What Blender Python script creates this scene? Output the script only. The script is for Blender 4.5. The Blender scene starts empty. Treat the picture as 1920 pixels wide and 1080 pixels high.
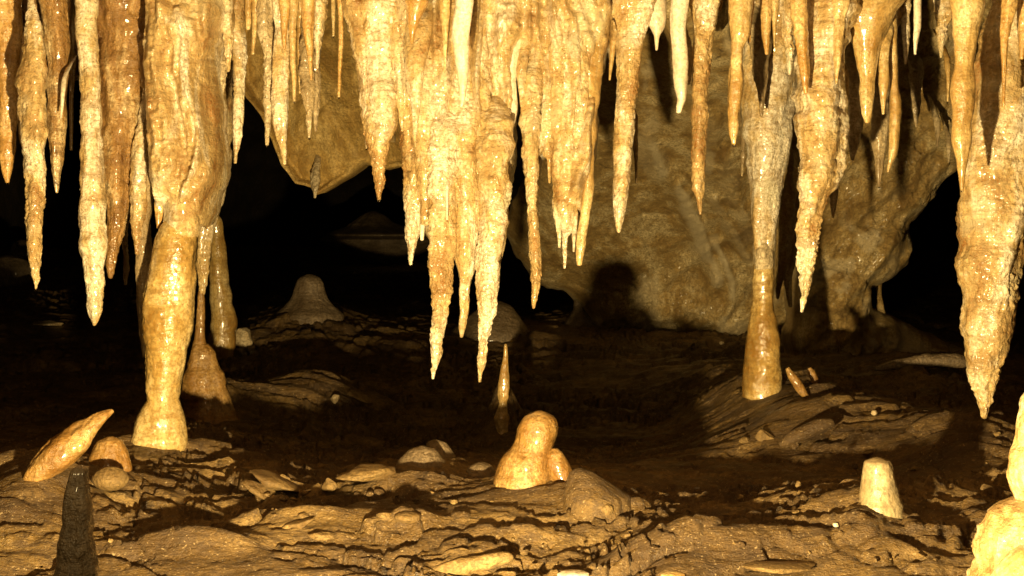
import bpy, math, random
import numpy as np
from mathutils import Vector
from mathutils.geometry import delaunay_2d_cdt

# ---------------------------------------------------------------- camera, world, lamps, exposure
F = 2667.0          # focal length in photo pixels
HZ = 420.0          # photo row of the eye level
EYE = 0.60          # camera height over the cave floor
C = bpy.context.scene.collection
sc = bpy.context.scene
cam = bpy.data.cameras.new('camera'); co = bpy.data.objects.new('camera', cam); C.objects.link(co)
cam.sensor_width = 36; cam.lens = F / 1920 * 36
cam.shift_y = -(540 - HZ) / 1920
cam.clip_start = 0.05; cam.clip_end = 100
co.location = (0, 0, EYE); co.rotation_euler = (math.pi / 2, 0, 0)
sc.camera = co
w = bpy.data.worlds.new('World'); sc.world = w; w.use_nodes = True
w.node_tree.nodes['Background'].inputs[0].default_value = (0.9, 0.55, 0.25, 1)
w.node_tree.nodes['Background'].inputs[1].default_value = 0.0006
sc.view_settings.view_transform = 'Standard'; sc.view_settings.look = 'None'
sc.view_settings.exposure = 0.0; sc.view_settings.gamma = 1.0

def lamp(name, loc, power, color, radius, target=None, cone=None, blend=.4):
    l = bpy.data.lights.new(name, 'SPOT' if cone else 'POINT'); l.energy = power; l.color = color
    l.shadow_soft_size = radius
    o = bpy.data.objects.new(name, l); C.objects.link(o); o.location = loc
    if cone:
        l.spot_size = math.radians(cone); l.spot_blend = blend
        o.rotation_euler = (Vector(target) - Vector(loc)).to_track_quat('-Z', 'Y').to_euler()
    return o
lamp('cave_lamp', (-0.17, 1.42, 0.01), 625, (1.0, 0.73, 0.33), 0.026, target=(0.0, 3.6, 0.55), cone=160, blend=.25)

lamp('added_fill_lamp', (-0.25, 0.05, 0.95), 30, (1.0, 0.72, 0.32), 0.03)  # weak fill light added near the camera so the shaded floor isn't black

# ---------------------------------------------------------------- numpy noise
def _h(ix, iy, iz, s):
    n = (ix.astype(np.int64) * 374761393 + iy.astype(np.int64) * 668265263 + iz.astype(np.int64) * 2147483647 + s * 1274126177) & 0xffffffff
    n = ((n ^ (n >> 13)) * 1274126177) & 0xffffffff
    n = ((n ^ (n >> 16)) * 2246822519) & 0xffffffff
    return ((n ^ (n >> 15)) & 0xffffff) / float(0xffffff)
def noise(x, y, z=0.0, s=0):
    x = np.asarray(x, float); y = np.asarray(y, float); z = np.asarray(z, float) + np.zeros_like(x)
    fx, fy, fz = np.floor(x), np.floor(y), np.floor(z)
    ux, uy, uz = x - fx, y - fy, z - fz
    ux, uy, uz = (u * u * u * (u * (u * 6 - 15) + 10) for u in (ux, uy, uz))
    r = 0
    for a in (0, 1):
        for b in (0, 1):
            for c in (0, 1):
                r = r + _h(fx + a, fy + b, fz + c, s) * (ux if a else 1 - ux) * (uy if b else 1 - uy) * (uz if c else 1 - uz)
    return r * 2 - 1
def fbm(x, y, z=0.0, o=4, s=0, g=.5):
    a = 1; r = 0; t = 0; f = 1.0
    x = np.asarray(x, float); y = np.asarray(y, float); z = np.asarray(z, float)
    for k in range(o):
        r = r + a * noise(x * f + 7.3 * k, y * f + 3.1 * k, z * f + 1.7 * k, s + k); t += a; a *= g; f *= 2.03
    return r / t
def cells(x, y, s=0):
    """F1, F2 and a per-cell random value"""
    x = np.asarray(x, float); y = np.asarray(y, float)
    fx, fy = np.floor(x), np.floor(y)
    d1 = np.full(x.shape, 9.0); d2 = np.full(x.shape, 9.0); v = np.zeros(x.shape)
    z0 = np.zeros_like(fx)
    for a in (-1, 0, 1):
        for b in (-1, 0, 1):
            cx = fx + a + _h(fx + a, fy + b, z0, s); cy = fy + b + _h(fx + a, fy + b, z0, s + 11)
            d = np.hypot(x - cx, y - cy); rv = _h(fx + a, fy + b, z0, s + 23)
            m = d < d1
            d2 = np.where(m, d1, np.minimum(d2, d)); v = np.where(m, rv, v); d1 = np.where(m, d, d1)
    return d1, d2, v
def sstep(a, b, x):
    t = np.clip((x - a) / (b - a), 0, 1); return t * t * (3 - 2 * t)

# ---------------------------------------------------------------- materials
MATS = {}
def newmat(name):
    m = bpy.data.materials.new(name); m.use_nodes = True
    nt = m.node_tree; b = nt.nodes['Principled BSDF']; MATS[name] = m
    return m, nt, b
def N(nt, t, **k):
    n = nt.nodes.new(t)
    for a, v in k.items(): setattr(n, a, v)
    return n
def noise_node(nt, pos, scale, detail=4, rough=.55, vscale=None, dist=0.0):
    src = pos
    if vscale:
        mp = N(nt, 'ShaderNodeMapping'); mp.inputs['Scale'].default_value = vscale
        nt.links.new(pos, mp.inputs['Vector']); src = mp.outputs[0]
    n = N(nt, 'ShaderNodeTexNoise'); n.inputs['Scale'].default_value = scale
    n.inputs['Detail'].default_value = detail; n.inputs['Roughness'].default_value = rough
    n.inputs['Distortion'].default_value = dist
    nt.links.new(src, n.inputs['Vector']); return n.outputs['Fac']
def ramp(nt, fac, stops):
    r = N(nt, 'ShaderNodeValToRGB'); e = r.color_ramp.elements
    while len(e) < len(stops): e.new(0.5)
    for k, (p, c) in enumerate(stops):
        e[k].position = p; e[k].color = (*c, 1) if len(c) == 3 else c
    nt.links.new(fac, r.inputs[0]); return r.outputs[0]
def mix(nt, fac, a, b, mode='MIX'):
    n = N(nt, 'ShaderNodeMix', data_type='RGBA', blend_type=mode)
    for s, v in ((0, fac), (6, a), (7, b)):
        if hasattr(v, 'links') or hasattr(v, 'is_linked'): nt.links.new(v, n.inputs[s])
        else: n.inputs[s].default_value = v if s == 0 else (*v, 1)
    return n.outputs[2]
def bump(nt, h, strength, dist, prev=None):
    b = N(nt, 'ShaderNodeBump'); b.inputs['Strength'].default_value = strength; b.inputs['Distance'].default_value = dist
    nt.links.new(h, b.inputs['Height'])
    if prev is not None: nt.links.new(prev, b.inputs['Normal'])
    return b.outputs[0]

def calcite(name, dark, mid, light, stain=(.10, .05, .02), stain_amt=.5, rough=(.22, .5), grain=1.0, coat=.35, sss=0.0, band=.5, tint=None):
    m, nt, b = newmat(name)
    geo = N(nt, 'ShaderNodeNewGeometry'); p = geo.outputs['Position']
    n1 = noise_node(nt, p, 8, 6, .68, (1, 1, .5), .4)
    col = ramp(nt, n1, [(.36, dark), (.48, mid), (.60, light)])
    ns = noise_node(nt, p, 75, 3, .6, (1, 1, .10))                            # drip streaks
    col = mix(nt, ramp(nt, ns, [(.36, (.5,) * 3), (.50, (0,) * 3)]), col, tuple(c * .55 for c in mid))
    n2 = noise_node(nt, p, 22, 5, .65, (.35, .35, 1.7), .3)                   # growth bands
    col = mix(nt, ramp(nt, n2, [(.50, (0, 0, 0)), (.64, (band, band, band))]), col, tuple(c * .8 for c in dark))
    n3 = noise_node(nt, p, 120, 4, .7)
    col = mix(nt, ramp(nt, n3, [(.38, (.75,) * 3), (.56, (0, 0, 0))]), col, tuple(c * .50 for c in mid))
    n4 = noise_node(nt, p, 12, 6, .78, None, .7)
    col = mix(nt, ramp(nt, n4, [(.60, (0, 0, 0)), (.70, (stain_amt,) * 3)]), col, stain)
    if tint:
        n6 = noise_node(nt, p, 7.3, 3, .5)
        col = mix(nt, ramp(nt, n6, [(.58, (0, 0, 0)), (.68, (.35,) * 3)]), col, tint)
    at_ = N(nt, 'ShaderNodeAttribute', attribute_name='pale'); col = mix(nt, at_.outputs['Fac'], col, (.62, .52, .32))
    n7 = noise_node(nt, p, 190, 2, .5)
    col = mix(nt, ramp(nt, n7, [(.70, (0, 0, 0)), (.76, (.75,) * 3)]), col, (.05, .025, .01))
    nt.links.new(col, b.inputs['Base Color'])
    n5 = noise_node(nt, p, 45, 3, .6)
    r = N(nt, 'ShaderNodeMapRange'); r.inputs[1].default_value = .35; r.inputs[2].default_value = .65
    r.inputs[3].default_value = rough[0]; r.inputs[4].default_value = rough[1]
    nt.links.new(n5, r.inputs[0]); nt.links.new(r.outputs[0], b.inputs['Roughness'])
    f = noise_node(nt, p, 300, 3, .65); g = noise_node(nt, p, 60, 5, .65, (1, 1, .7)); k = noise_node(nt, p, 22, 4, .6)
    g2 = noise_node(nt, p, 125, 4, .7, (1, 1, .8))
    g3 = noise_node(nt, p, 48, 4, .65, (.45, .45, 2.2), .2)
    nb = bump(nt, k, .5 * grain, .02); nb = bump(nt, g3, .5 * grain, .010, nb); nb = bump(nt, g, .6 * grain, .008, nb); nb = bump(nt, g2, .9 * grain, .0055, nb); nb = bump(nt, f, .6 * grain, .0024, nb)
    nt.links.new(nb, b.inputs['Normal'])
    b.inputs['Coat Weight'].default_value = min(1, coat * 1.4); b.inputs['Coat Roughness'].default_value = .14
    if sss:
        b.inputs['Subsurface Weight'].default_value = sss; b.inputs['Subsurface Radius'].default_value = (.02, .009, .003)
        b.inputs['Subsurface Scale'].default_value = .6
    return m
calcite('crust', (.27, .12, .025), (.60, .42, .17), (.90, .82, .64), tint=(.60, .58, .38), rough=(.25, .55))
calcite('orange', (.32, .15, .03), (.54, .31, .09), (.70, .48, .20), rough=(.15, .35), grain=.5, coat=.6)
calcite('white', (.62, .50, .33), (.78, .68, .50), (.86, .80, .66), rough=(.2, .4), grain=.35, coat=.4, band=.25, stain_amt=.35)
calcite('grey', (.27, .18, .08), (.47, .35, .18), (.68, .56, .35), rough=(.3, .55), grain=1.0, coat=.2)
calcite('wet', (.24, .12, .022), (.44, .285, .085), (.60, .46, .21), rough=(.10, .24), grain=.35, coat=.9, stain_amt=.6, band=.6)
calcite('cream', (.30, .21, .10), (.42, .33, .18), (.52, .44, .28), rough=(.15, .35), grain=.4, coat=.5, stain_amt=.4, band=.3)
calcite('mottled', (.14, .06, .015), (.40, .22, .065), (.78, .62, .34), rough=(.2, .5), coat=.4, stain=(.03, .015, .01), stain_amt=.9)
calcite('amber', (.16, .07, .012), (.30, .16, .04), (.44, .28, .10), rough=(.22, .42), grain=.7, coat=.4, stain_amt=.6)
calcite('honey', (.32, .17, .04), (.54, .36, .13), (.72, .56, .28), rough=(.12, .3), grain=.45, coat=.6, stain_amt=.5)
calcite('darkflow', (.10, .045, .015), (.27, .14, .05), (.46, .29, .13), rough=(.18, .42), grain=1.0, coat=.5, stain=(.05, .025, .01), stain_amt=.8)
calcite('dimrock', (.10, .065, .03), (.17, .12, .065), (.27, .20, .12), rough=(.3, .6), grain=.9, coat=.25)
calcite('wall', (.22, .125, .03), (.46, .31, .105), (.74, .60, .32), rough=(.38, .7), grain=1.8, coat=.1, stain=(.06, .035, .012), stain_amt=.85, band=.3)
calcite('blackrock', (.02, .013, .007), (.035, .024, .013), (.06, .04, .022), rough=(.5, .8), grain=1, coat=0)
calcite('ochre', (.30, .17, .035), (.48, .31, .085), (.60, .43, .16), rough=(.5, .75), grain=.8, coat=0, stain=(.12, .07, .03), stain_amt=.4)

calcite('drymud', (.11, .062, .017), (.20, .125, .04), (.31, .21, .08), rough=(.5, .8), grain=.9, coat=0, stain=(.06, .035, .015), stain_amt=.5)

def mudmat():
    m, nt, b = newmat('mud')
    p = N(nt, 'ShaderNodeNewGeometry').outputs['Position']
    n1 = noise_node(nt, p, 4.5, 6, .6, (.6, 1.4, 1))
    col = ramp(nt, n1, [(.34, (.060, .032, .008)), (.5, (.130, .077, .023)), (.63, (.235, .150, .050))])
    n2 = noise_node(nt, p, 38, 5, .7, (.5, 1.3, 1))
    col = mix(nt, ramp(nt, n2, [(.38, (.8,) * 3), (.52, (0,) * 3)]), col, (.07, .042, .02))
    n3 = noise_node(nt, p, 190, 2, .5)
    col = mix(nt, ramp(nt, n3, [(.63, (0,) * 3), (.69, (.65,) * 3)]), col, (.42, .31, .16))
    n8 = noise_node(nt, p, 90, 4, .7)
    col = mix(nt, ramp(nt, n8, [(.36, (.7,) * 3), (.50, (0,) * 3)]), col, (.05, .03, .012))
    nt.links.new(col, b.inputs['Base Color'])
    n5 = noise_node(nt, p, 16, 4, .6)
    r = N(nt, 'ShaderNodeMapRange'); r.inputs[1].default_value = .38; r.inputs[2].default_value = .62
    r.inputs[3].default_value = .32; r.inputs[4].default_value = .68
    nt.links.new(n5, r.inputs[0]); nt.links.new(r.outputs[0], b.inputs['Roughness'])
    f = noise_node(nt, p, 260, 4, .7); g = noise_node(nt, p, 60, 5, .65, (.5, 1.4, 1))
    nb = bump(nt, g, 1.0, .010); nb = bump(nt, f, 1.0, .0035, nb); nt.links.new(nb, b.inputs['Normal'])
    return m
mudmat()
def dropmat():
    m, nt, b = newmat('water')
    b.inputs['Base Color'].default_value = (1, 1, 1, 1); b.inputs['Roughness'].default_value = .02
    b.inputs['IOR'].default_value = 1.33; b.inputs['Transmission Weight'].default_value = 1
dropmat()

# ---------------------------------------------------------------- mesh helpers
def link_mesh(name, V, faces, mat, parent=None, loc=None, smooth=True):
    V = np.asarray(V, float)
    loc = np.array(loc if loc is not None else (0, 0, 0), float)
    base = loc
    if parent is not None: base = np.array(parent.location)
    V = V - base
    me = bpy.data.meshes.new(name)
    me.vertices.add(len(V)); me.vertices.foreach_set('co', V.astype(np.float32).ravel())
    ls, tot = [], []
    arrs = [np.asarray(f, np.int32) for f in faces if len(f)]
    idx = np.concatenate([a.ravel() for a in arrs])
    cnt = np.concatenate([np.full(len(a), a.shape[1], np.int32) for a in arrs])
    me.loops.add(len(idx)); me.loops.foreach_set('vertex_index', idx)
    me.polygons.add(len(cnt)); me.polygons.foreach_set('loop_start', np.concatenate([[0], np.cumsum(cnt)[:-1]]).astype(np.int32))
    me.polygons.foreach_set('use_smooth', np.full(len(cnt), smooth))
    me.update(calc_edges=True); me.validate()
    me.materials.append(MATS[mat])
    o = bpy.data.objects.new(name, me); C.objects.link(o)
    if parent is not None: o.parent = parent
    else: o.location = tuple(base)
    return o
def tag(o, label, cat, group=None, kind=None):
    if label: o['label'] = label
    if cat: o['category'] = cat
    if group: o['group'] = group
    if kind: o['kind'] = kind
    return o
def empty(name, loc):
    o = bpy.data.objects.new(name, None); C.objects.link(o); o.location = loc; o.empty_display_size = .05; return o
def at(px, py, y): return np.array(((px - 960) / F * y, y, EYE - (py - HZ) / F * y))

def grid_faces(nr, nc, wrap=False):
    i = np.arange(nr - 1)[:, None]; j = np.arange(nc if wrap else nc - 1)[None, :]
    a = i * nc + j; b = i * nc + (j + 1) % nc
    return np.stack([a, b, b + nc, a + nc], -1).reshape(-1, 4)

def spline(t, tk, vk):
    """monotone cubic through knots"""
    tk = np.asarray(tk, float); vk = np.asarray(vk, float)
    h = np.diff(tk); d = np.diff(vk) / h
    m = np.zeros(len(tk)); m[0] = d[0]; m[-1] = d[-1]
    for k in range(1, len(tk) - 1):
        m[k] = 0 if d[k - 1] * d[k] <= 0 else 2 * d[k - 1] * d[k] / (d[k - 1] + d[k])
    k = np.clip(np.searchsorted(tk, t) - 1, 0, len(tk) - 2)
    u = (t - tk[k]) / h[k]
    return (2*u**3 - 3*u**2 + 1) * vk[k] + (u**3 - 2*u**2 + u) * h[k] * m[k] + (-2*u**3 + 3*u**2) * vk[k+1] + (u**3 - u**2) * h[k] * m[k+1]

STY = {   # lobes, lumps, crust, rings, ring frequency
    'crust':  dict(lobe=.07, lump=.16, crust=.0024, ring=.05, rf=22, mat='crust'),
    'orange': dict(lobe=.05, lump=.10, crust=.0008, ring=.05, rf=30, mat='orange'),
    'white':  dict(lobe=.04, lump=.07, crust=.0003, ring=.03, rf=26, mat='white'),
    'grey':   dict(lobe=.08, lump=.18, crust=.0022, ring=.05, rf=22, mat='grey'),
    'honey':  dict(wob=.12, lobe=.05, lump=.12, crust=.0007, ring=.08, rf=24, mat='honey'),
    'wet':    dict(wob=.03, lobe=.03, lump=.09, crust=.0010, ring=.04, rf=16, mat='wet'),
    'big':    dict(lobe=.08, lump=.20, crust=.0030, ring=.06, rf=18, mat='crust'),
    'straw':  dict(lobe=.02, lump=.06, crust=.0004, ring=.08, rf=60, mat='honey'),
    'rib':    dict(lobe=.03, lump=.06, crust=.0005, ring=.0, rf=20, mat='wet'),
    'mottled': dict(lobe=.08, lump=.20, crust=.0022, ring=.07, rf=18, mat='mottled'),
    'dark':   dict(lobe=.07, lump=.20, crust=.0020, ring=.05, rf=18, mat='darkflow'),
    'dim':    dict(lobe=.07, lump=.15, crust=.0014, ring=.05, rf=22, mat='wall'),
}
SEED = [0]
def tube_mesh(P, R, st, step=.0026, flat_end=False, cap0=True, axis=None, ribs=0):
    """P (n,3) spine knots, R (n) radii.  Rings are perpendicular to the mean axis; ends are rounded."""
    SEED[0] += 1; sd = SEED[0] * 13
    rv = random.Random(sd + 1); st = dict(st); st['crust'] *= rv.uniform(.35, 1.25); st['ring'] *= rv.uniform(.8, 2.2); st['lump'] *= rv.uniform(.8, 1.35)
    P = np.asarray(P, float); R = np.asarray(R, float)
    L = np.concatenate([[0], np.cumsum(np.linalg.norm(np.diff(P, axis=0), axis=1))])
    rmax = R.max(); n = int(np.clip(L[-1] / step, 24, 420)); ns = int(np.clip(2 * math.pi * rmax / .0026, 14, 150))
    t = np.linspace(0, L[-1], n)
    c = np.stack([spline(t, L, P[:, k]) for k in range(3)], -1); r = np.maximum(spline(t, L, R), .0004)
    if axis is None: axis = P[-1] - P[0]
    ax = np.asarray(axis, float); ax /= np.linalg.norm(ax)
    wb = np.minimum(r, .03)[:, None] * st.get('wob', .22) * np.stack([fbm(t * 9 + sd, t * 0 + 1, 0, 2, sd), fbm(t * 9 + sd, t * 0 + 5, 0, 2, sd), t * 0], -1)
    c = c + wb
    u = np.cross(ax, (0, 1, 0)); u /= np.linalg.norm(u); v = np.cross(u, ax)
    a = np.linspace(0, 2 * math.pi, ns, endpoint=False)
    A, T = np.meshgrid(a, t); r2 = r[:, None] * np.ones_like(A)
    ca, sa = np.cos(A), np.sin(A)
    ph = random.Random(sd).random() * 6.28
    z = T
    lob = 1 + st['lobe'] * (np.cos(2 * A + ph + z * 3) + .6 * np.cos(3 * A - ph * 2 + z * 5) + .35 * np.cos(5 * A + ph + z * 9))
    k = .8 / max(rmax, .012)
    lump = st['lump'] * fbm(ca * 1.1 + sd, sa * 1.1, z * k * .9, 3, sd)
    ring = st['ring'] * (noise(z * st['rf'] + sd, 0.3 * ca, 0.3 * sa, sd) + .6 * noise(z * st['rf'] * 2.3, .5 * ca + sd, .5 * sa, sd + 3))
    if ribs: ring = ring + .10 * np.abs(np.sin(z * ribs + .8 * noise(z * 14, ca * .6, sa * .6, sd))) - .05
    wr = noise(ca * 1.3 + sd, sa * 1.3, z * 75, sd + 21) + .6 * noise(ca * 2.6, sa * 2.6 + sd, z * 150, sd + 22)
    rr = r2 * lob * (1 + lump + ring) + wr * st['crust'] * .8 * np.clip(r2 / .012, .2, 1)
    X = c[:, None, :] + rr[..., None] * (ca[..., None] * u + sa[..., None] * v)
    if st['crust'] > 0:
        amp = st['crust'] * np.clip(r2 / .012, .25, 1)
        q = X * 95; q2 = X * 210
        pm = .35 + .9 * sstep(-.25, .35, noise(X[..., 0] * 14, X[..., 1] * 14, X[..., 2] * 9, sd + 9))
        cr = pm * (1.3 * np.maximum(fbm(q[..., 0], q[..., 1], q[..., 2] * .8, 2, sd), -.3) + .55 * noise(q2[..., 0], q2[..., 1], q2[..., 2], sd + 7)) + 1.2 * fbm(X[..., 0] * 42, X[..., 1] * 42, X[..., 2] * 26, 2, sd + 15)
        rr = rr + amp * cr
        X = c[:, None, :] + rr[..., None] * (ca[..., None] * u + sa[..., None] * v)
    V = X.reshape(-1, 3); faces = [grid_faces(n, ns, True)]
    tip = c[-1] + ax * r[-1] * .5; top = c[0]
    V = np.concatenate([V, [tip], [top]]); nv = n * ns
    j = np.arange(ns); jn = (j + 1) % ns; b = (n - 1) * ns
    faces.append(np.stack([b + j, b + jn, np.full(ns, nv)], -1)); faces.append(np.stack([jn, j, np.full(ns, nv + 1)], -1))
    return V, faces

def sphere(cn, r, n=10, m=14, sq=(1, 1, 1)):
    th = np.linspace(0, math.pi, n); ph = np.linspace(0, 2 * math.pi, m, endpoint=False)
    T, Pn = np.meshgrid(th, ph, indexing='ij')
    V = np.stack([np.sin(T) * np.cos(Pn) * sq[0], np.sin(T) * np.sin(Pn) * sq[1], np.cos(T) * sq[2]], -1).reshape(-1, 3) * r + np.array(cn)
    return V, [grid_faces(n, m, True)]

GRP = 'stalactites hanging from the cave roof'
def stal(label, y, style, prof, drop=False, group=GRP, top=None, name='stalactite', lean=0.0):
    prof = list(prof); st = STY[style]
    py0, cx0, w0 = prof[0]
    if py0 <= 5:
        ztop = 1.46; pyt = HZ - (ztop - EYE) * F / y
        prof = [(pyt, cx0, w0 * 1.45), (pyt * .45, cx0, w0 * 1.15)] + prof; back = [0, 0] + [0] * (len(prof) - 2)
    else:
        e = min(1, (4 * w0 + 20) / 150); prof = [(py0 - 150 * e, cx0, w0 * .3), (py0 - 80 * e, cx0, w0 * .62), (py0 - 30 * e, cx0, w0 * .9)] + prof; back = [.30 * e, .15 * e, .06 * e, .028 * e] + [0] * (len(prof) - 2)
    P = [at(cx, py, y) + np.array((0, b, 0)) for (py, cx, _), b in zip(prof, back)]
    P = [p + np.array((0, lean * k / len(P), 0)) for k, p in enumerate(P)]
    R = [wd / 2 / F * y for _, _, wd in prof]
    V, f = tube_mesh(P, R, st, axis=(0, 0, -1))
    o = link_mesh(name, V, f, st['mat'], loc=P[0]); tag(o, label, 'stalactite', group)
    if drop:
        r = max(R[-1] * .9, .0028); Vd, fd = sphere(P[-1] - np.array((0, 0, r * .7)), r)
        link_mesh('water_drop', Vd, fd, 'water', parent=o)
    return o

# ---------------------------------------------------------------- cave floor
MOUNDS = []       # x, y, rx, ry, h
def base_h(x, y):
    h = .165 * sstep(4.6, 6.7, y) + .10 * sstep(9, 13, y)
    h = h + .05 * sstep(1.6, 3.2, np.abs(x)) * 1.5 - .17 * sstep(3.25, 2.1, y)
    h = h - .066 * np.exp(-((y - 4.25) / .5) ** 2) * (.25 + .75 * sstep(-1.5, -.5, x) * sstep(1.0, .45, x))
    h = h + .080 * sstep(.40, .80, x) * sstep(3.3, 4.1, y) * sstep(5.6, 5.0, y)      # hollow behind the front bank
    return h
def floor_lo(x, y):
    x = np.asarray(x, float); y = np.asarray(y, float)
    h = base_h(x, y) + .026 * fbm(x * 1.1 + 3, y * 1.7, 0, 3, 5)
    for (mx, my, rx, ry, mh) in MOUNDS:
        d = np.sqrt(((x - mx) / rx) ** 2 + ((y - my) / ry) ** 2)
        h = h + mh * (np.exp(-d * d * 1.6))
    return h
def ground(px, py):
    """the floor point seen at a photo pixel"""
    ys = np.linspace(1.6, 12, 2600); xs = (px - 960) / F * ys
    z = EYE - (py - HZ) / F * ys
    d = z - floor_lo(xs, ys) - .007; k = np.argmax(d < 0) if (d < 0).any() else len(ys) - 1
    return np.array((xs[k], ys[k], float(floor_lo(xs[k], ys[k])) + .007))
def mound(px, py, rpx, h, ratio=1.0):
    g = ground(px, py); r = rpx / F * g[1]; MOUNDS.append((g[0], g[1], r, r * ratio, h))
# px, py of the centre, radius in pixels, height
mound(300, 850, 240, .085, 1.5); mound(60, 930, 200, .04, 1.2); mound(395, 775, 120, .105, 1.1)
mound(1430, 752, 200, .095, 1.1); mound(1560, 810, 260, .075, .7); mound(1840, 850, 200, .09, .9); mound(1740, 730, 150, .06, .9); mound(985, 915, 150, .035, 1.1)
mound(1110, 955, 130, .04, 1.0); mound(1600, 955, 150, .035, 1.2); mound(590, 765, 150, .12, 1.3)
mound(575, 610, 130, .10, 2.0); mound(820, 880, 110, .02, 1.5)
mound(1600, 960, 220, .02, 1.4); mound(90, 910, 160, .03, 1.2)
mound(470, 880, 90, .022, .6); mound(1700, 690, 150, .04, 1.2); mound(1650, 610, 110, .05, 1.5)
mound(330, 1030, 190, .040, .22); mound(560, 975, 130, .030, .2); mound(770, 985, 70, .040, .5); mound(1300, 1030, 200, .045, .25); mound(960, 1010, 120, .028, .25); mound(760, 915, 120, .03, .25); mound(930, 882, 60, -.035, 1.0); mound(1250, 1040, 170, .02, .5); mound(700, 900, 160, .018, .5); mound(942, 816, 46, .17, 1.2)
mound(150, 560, 130, .06, 2)

GA, GB, GR = ground(300, 826)[1], ground(388, 765)[1], ground(1429, 742)[1]
BASES = [(ground(px, py)[:2], r) for px, py, r in ((1648, 940, .07), (990, 902, .11), (300, 826, .12), (1429, 742, .13), (75, 896, .06), (205, 876, .07), (942, 814, .06), (388, 765, .12), (792, 872, .08))]
def floor_full(x, y):
    h0 = floor_lo(x, y) + .013; h = h0
    wx = .12 * fbm(x * 2.3, y * 2.3, 0, 3, 31); wy = .08 * fbm(x * 2.9 + 5, y * 2.9, 0, 3, 37)
    X, Y = x + wx, y + wy
    rough = sstep(-.12, .30, fbm(x * 1.5 + 9, y * 2.3, 0, 3, 43))          # broken ground against smooth mud
    # layers of hardened mud with broken edges
    n = fbm(X * 1.5, Y * 4.2, 0, 4, 41) * 4.2 + Y * 1.6
    fr = n - np.floor(n)
    h = h + .034 * (sstep(.84, .97, fr) - fr) * (.45 + .55 * rough)
    h = h - .022 * np.exp(-((fr - .86) / .045) ** 2) * (.25 + .75 * rough)
    n2 = fbm(X * 2.6 + 2, Y * 9, 0, 4, 47) * 4.6 + Y * 4; f2 = n2 - np.floor(n2)
    h = h + .014 * (sstep(.82, .96, f2) - f2) * (.10 + .90 * rough)
    h = h - .011 * np.exp(-((f2 - .84) / .05) ** 2) * rough
    h = h + .012 * fbm(X * 5, Y * 7, 0, 3, 51) + (.0015 + .005 * rough) * fbm(X * 16, Y * 24, 0, 4, 53) + .0026 * fbm(x * 50, y * 70, 0, 3, 59) + .0022 * np.maximum(noise(x * 130, y * 170, 0, 60) - .25, 0)
    # slabs and embedded stones
    for (sx, sy, amp, th, sd) in ((5.5, 9, .024, .74, 61), (13, 20, .010, .70, 67), (38, 50, .005, .66, 71)):
        d1, d2, v = cells(X * sx + .25 * fbm(x * sx * 2, y * sy * 2, 0, 2, sd), Y * sy, sd)
        pm = sstep(-.05, .25, fbm(x * 2.1 + sd, y * 3.0, 0, 2, sd + 5))
        on = sstep(th, th + .03, v) * (.12 + .88 * pm)
        e = np.clip(1 - (d1 / .50) ** 3, 0, 1) * sstep(0, .16, d2 - d1)
        h = h + amp * on * np.clip((v - th) / (1 - th) + .4, 0, 1) * np.sqrt(e) * (1 + .3 * noise(x * sx * 3, y * sy * 3, 0, sd + 2))
    d1, d2, v = cells(X * 5 + 3, Y * 8, 83)
    h = h - .013 * (1 - sstep(0, .06, d2 - d1)) * sstep(.4, .6, v) * rough
    for (bx, by), r in BASES:
        g = np.exp(-(((x - bx) ** 2 + (y - by) ** 2) / r ** 2) ** 1.5)
        h = h * (1 - g) + (h0 + .004 + .25 * (h - h0)) * g
    return h
def build_floor():
    nr, nc = 980, 1150
    y = 1.5 * (19.0 / 1.5) ** (np.linspace(0, 1, nr) ** 1.0)
    s = np.linspace(-.50, .50, nc); s = s * (1 + 1.2 * (np.abs(s) / .5) ** 6)
    S, Y = np.meshgrid(s, y); X = S * Y
    X = X.copy(); X = np.clip(S * (Y + 1.2 * sstep(3, 1.5, Y)), -6, 6)
    Z = floor_full(X, Y)
    V = np.stack([X, Y, Z], -1).reshape(-1, 3)
    o = link_mesh('ground', V, [grid_faces(nr, nc)], 'mud'); tag(o, 'brown rocky mud floor of the cave', 'ground', kind='structure')
    # coarse floor under and behind the camera
    X, Y = np.meshgrid(np.linspace(-6, 6, 240), np.linspace(-3, 1.56, 100))
    V = np.stack([X, Y, floor_full(X, Y) - .012], -1).reshape(-1, 3)
    o = link_mesh('ground', V, [grid_faces(100, 240)], 'mud'); tag(o, 'brown mud floor where the viewer stands', 'ground', kind='structure')
build_floor()

# ---------------------------------------------------------------- roof and far walls of the cave
def ceil_h(x, y):
    z = 1.30 + .65 * sstep(2.9, 1.7, y) + .45 * sstep(3.9, 4.5, y) + 1.9 * sstep(4.7, 5.8, y) + .4 * sstep(7, 12, y)
    z = z + .06 * fbm(x * 2, y * 2, 0, 4, 91) + .02 * fbm(x * 11, y * 11, 0, 3, 93)
    return z
X, Y = np.meshgrid(np.linspace(-6, 6, 420), np.linspace(-3, 19, 720))
o = link_mesh('cave_roof', np.stack([X, Y, ceil_h(X, Y)], -1).reshape(-1, 3), [grid_faces(720, 420)[:, ::-1]], 'darkflow')
tag(o, 'rough brown rock roof of the cave', 'roof', kind='structure')
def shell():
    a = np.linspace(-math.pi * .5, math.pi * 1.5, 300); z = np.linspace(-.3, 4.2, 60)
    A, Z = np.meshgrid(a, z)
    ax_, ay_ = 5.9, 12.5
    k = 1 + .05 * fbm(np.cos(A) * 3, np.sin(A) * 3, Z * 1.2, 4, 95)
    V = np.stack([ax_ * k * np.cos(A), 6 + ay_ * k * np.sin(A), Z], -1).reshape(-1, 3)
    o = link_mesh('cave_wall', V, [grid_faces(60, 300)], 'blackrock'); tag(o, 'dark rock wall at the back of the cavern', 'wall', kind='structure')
shell()

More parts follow.
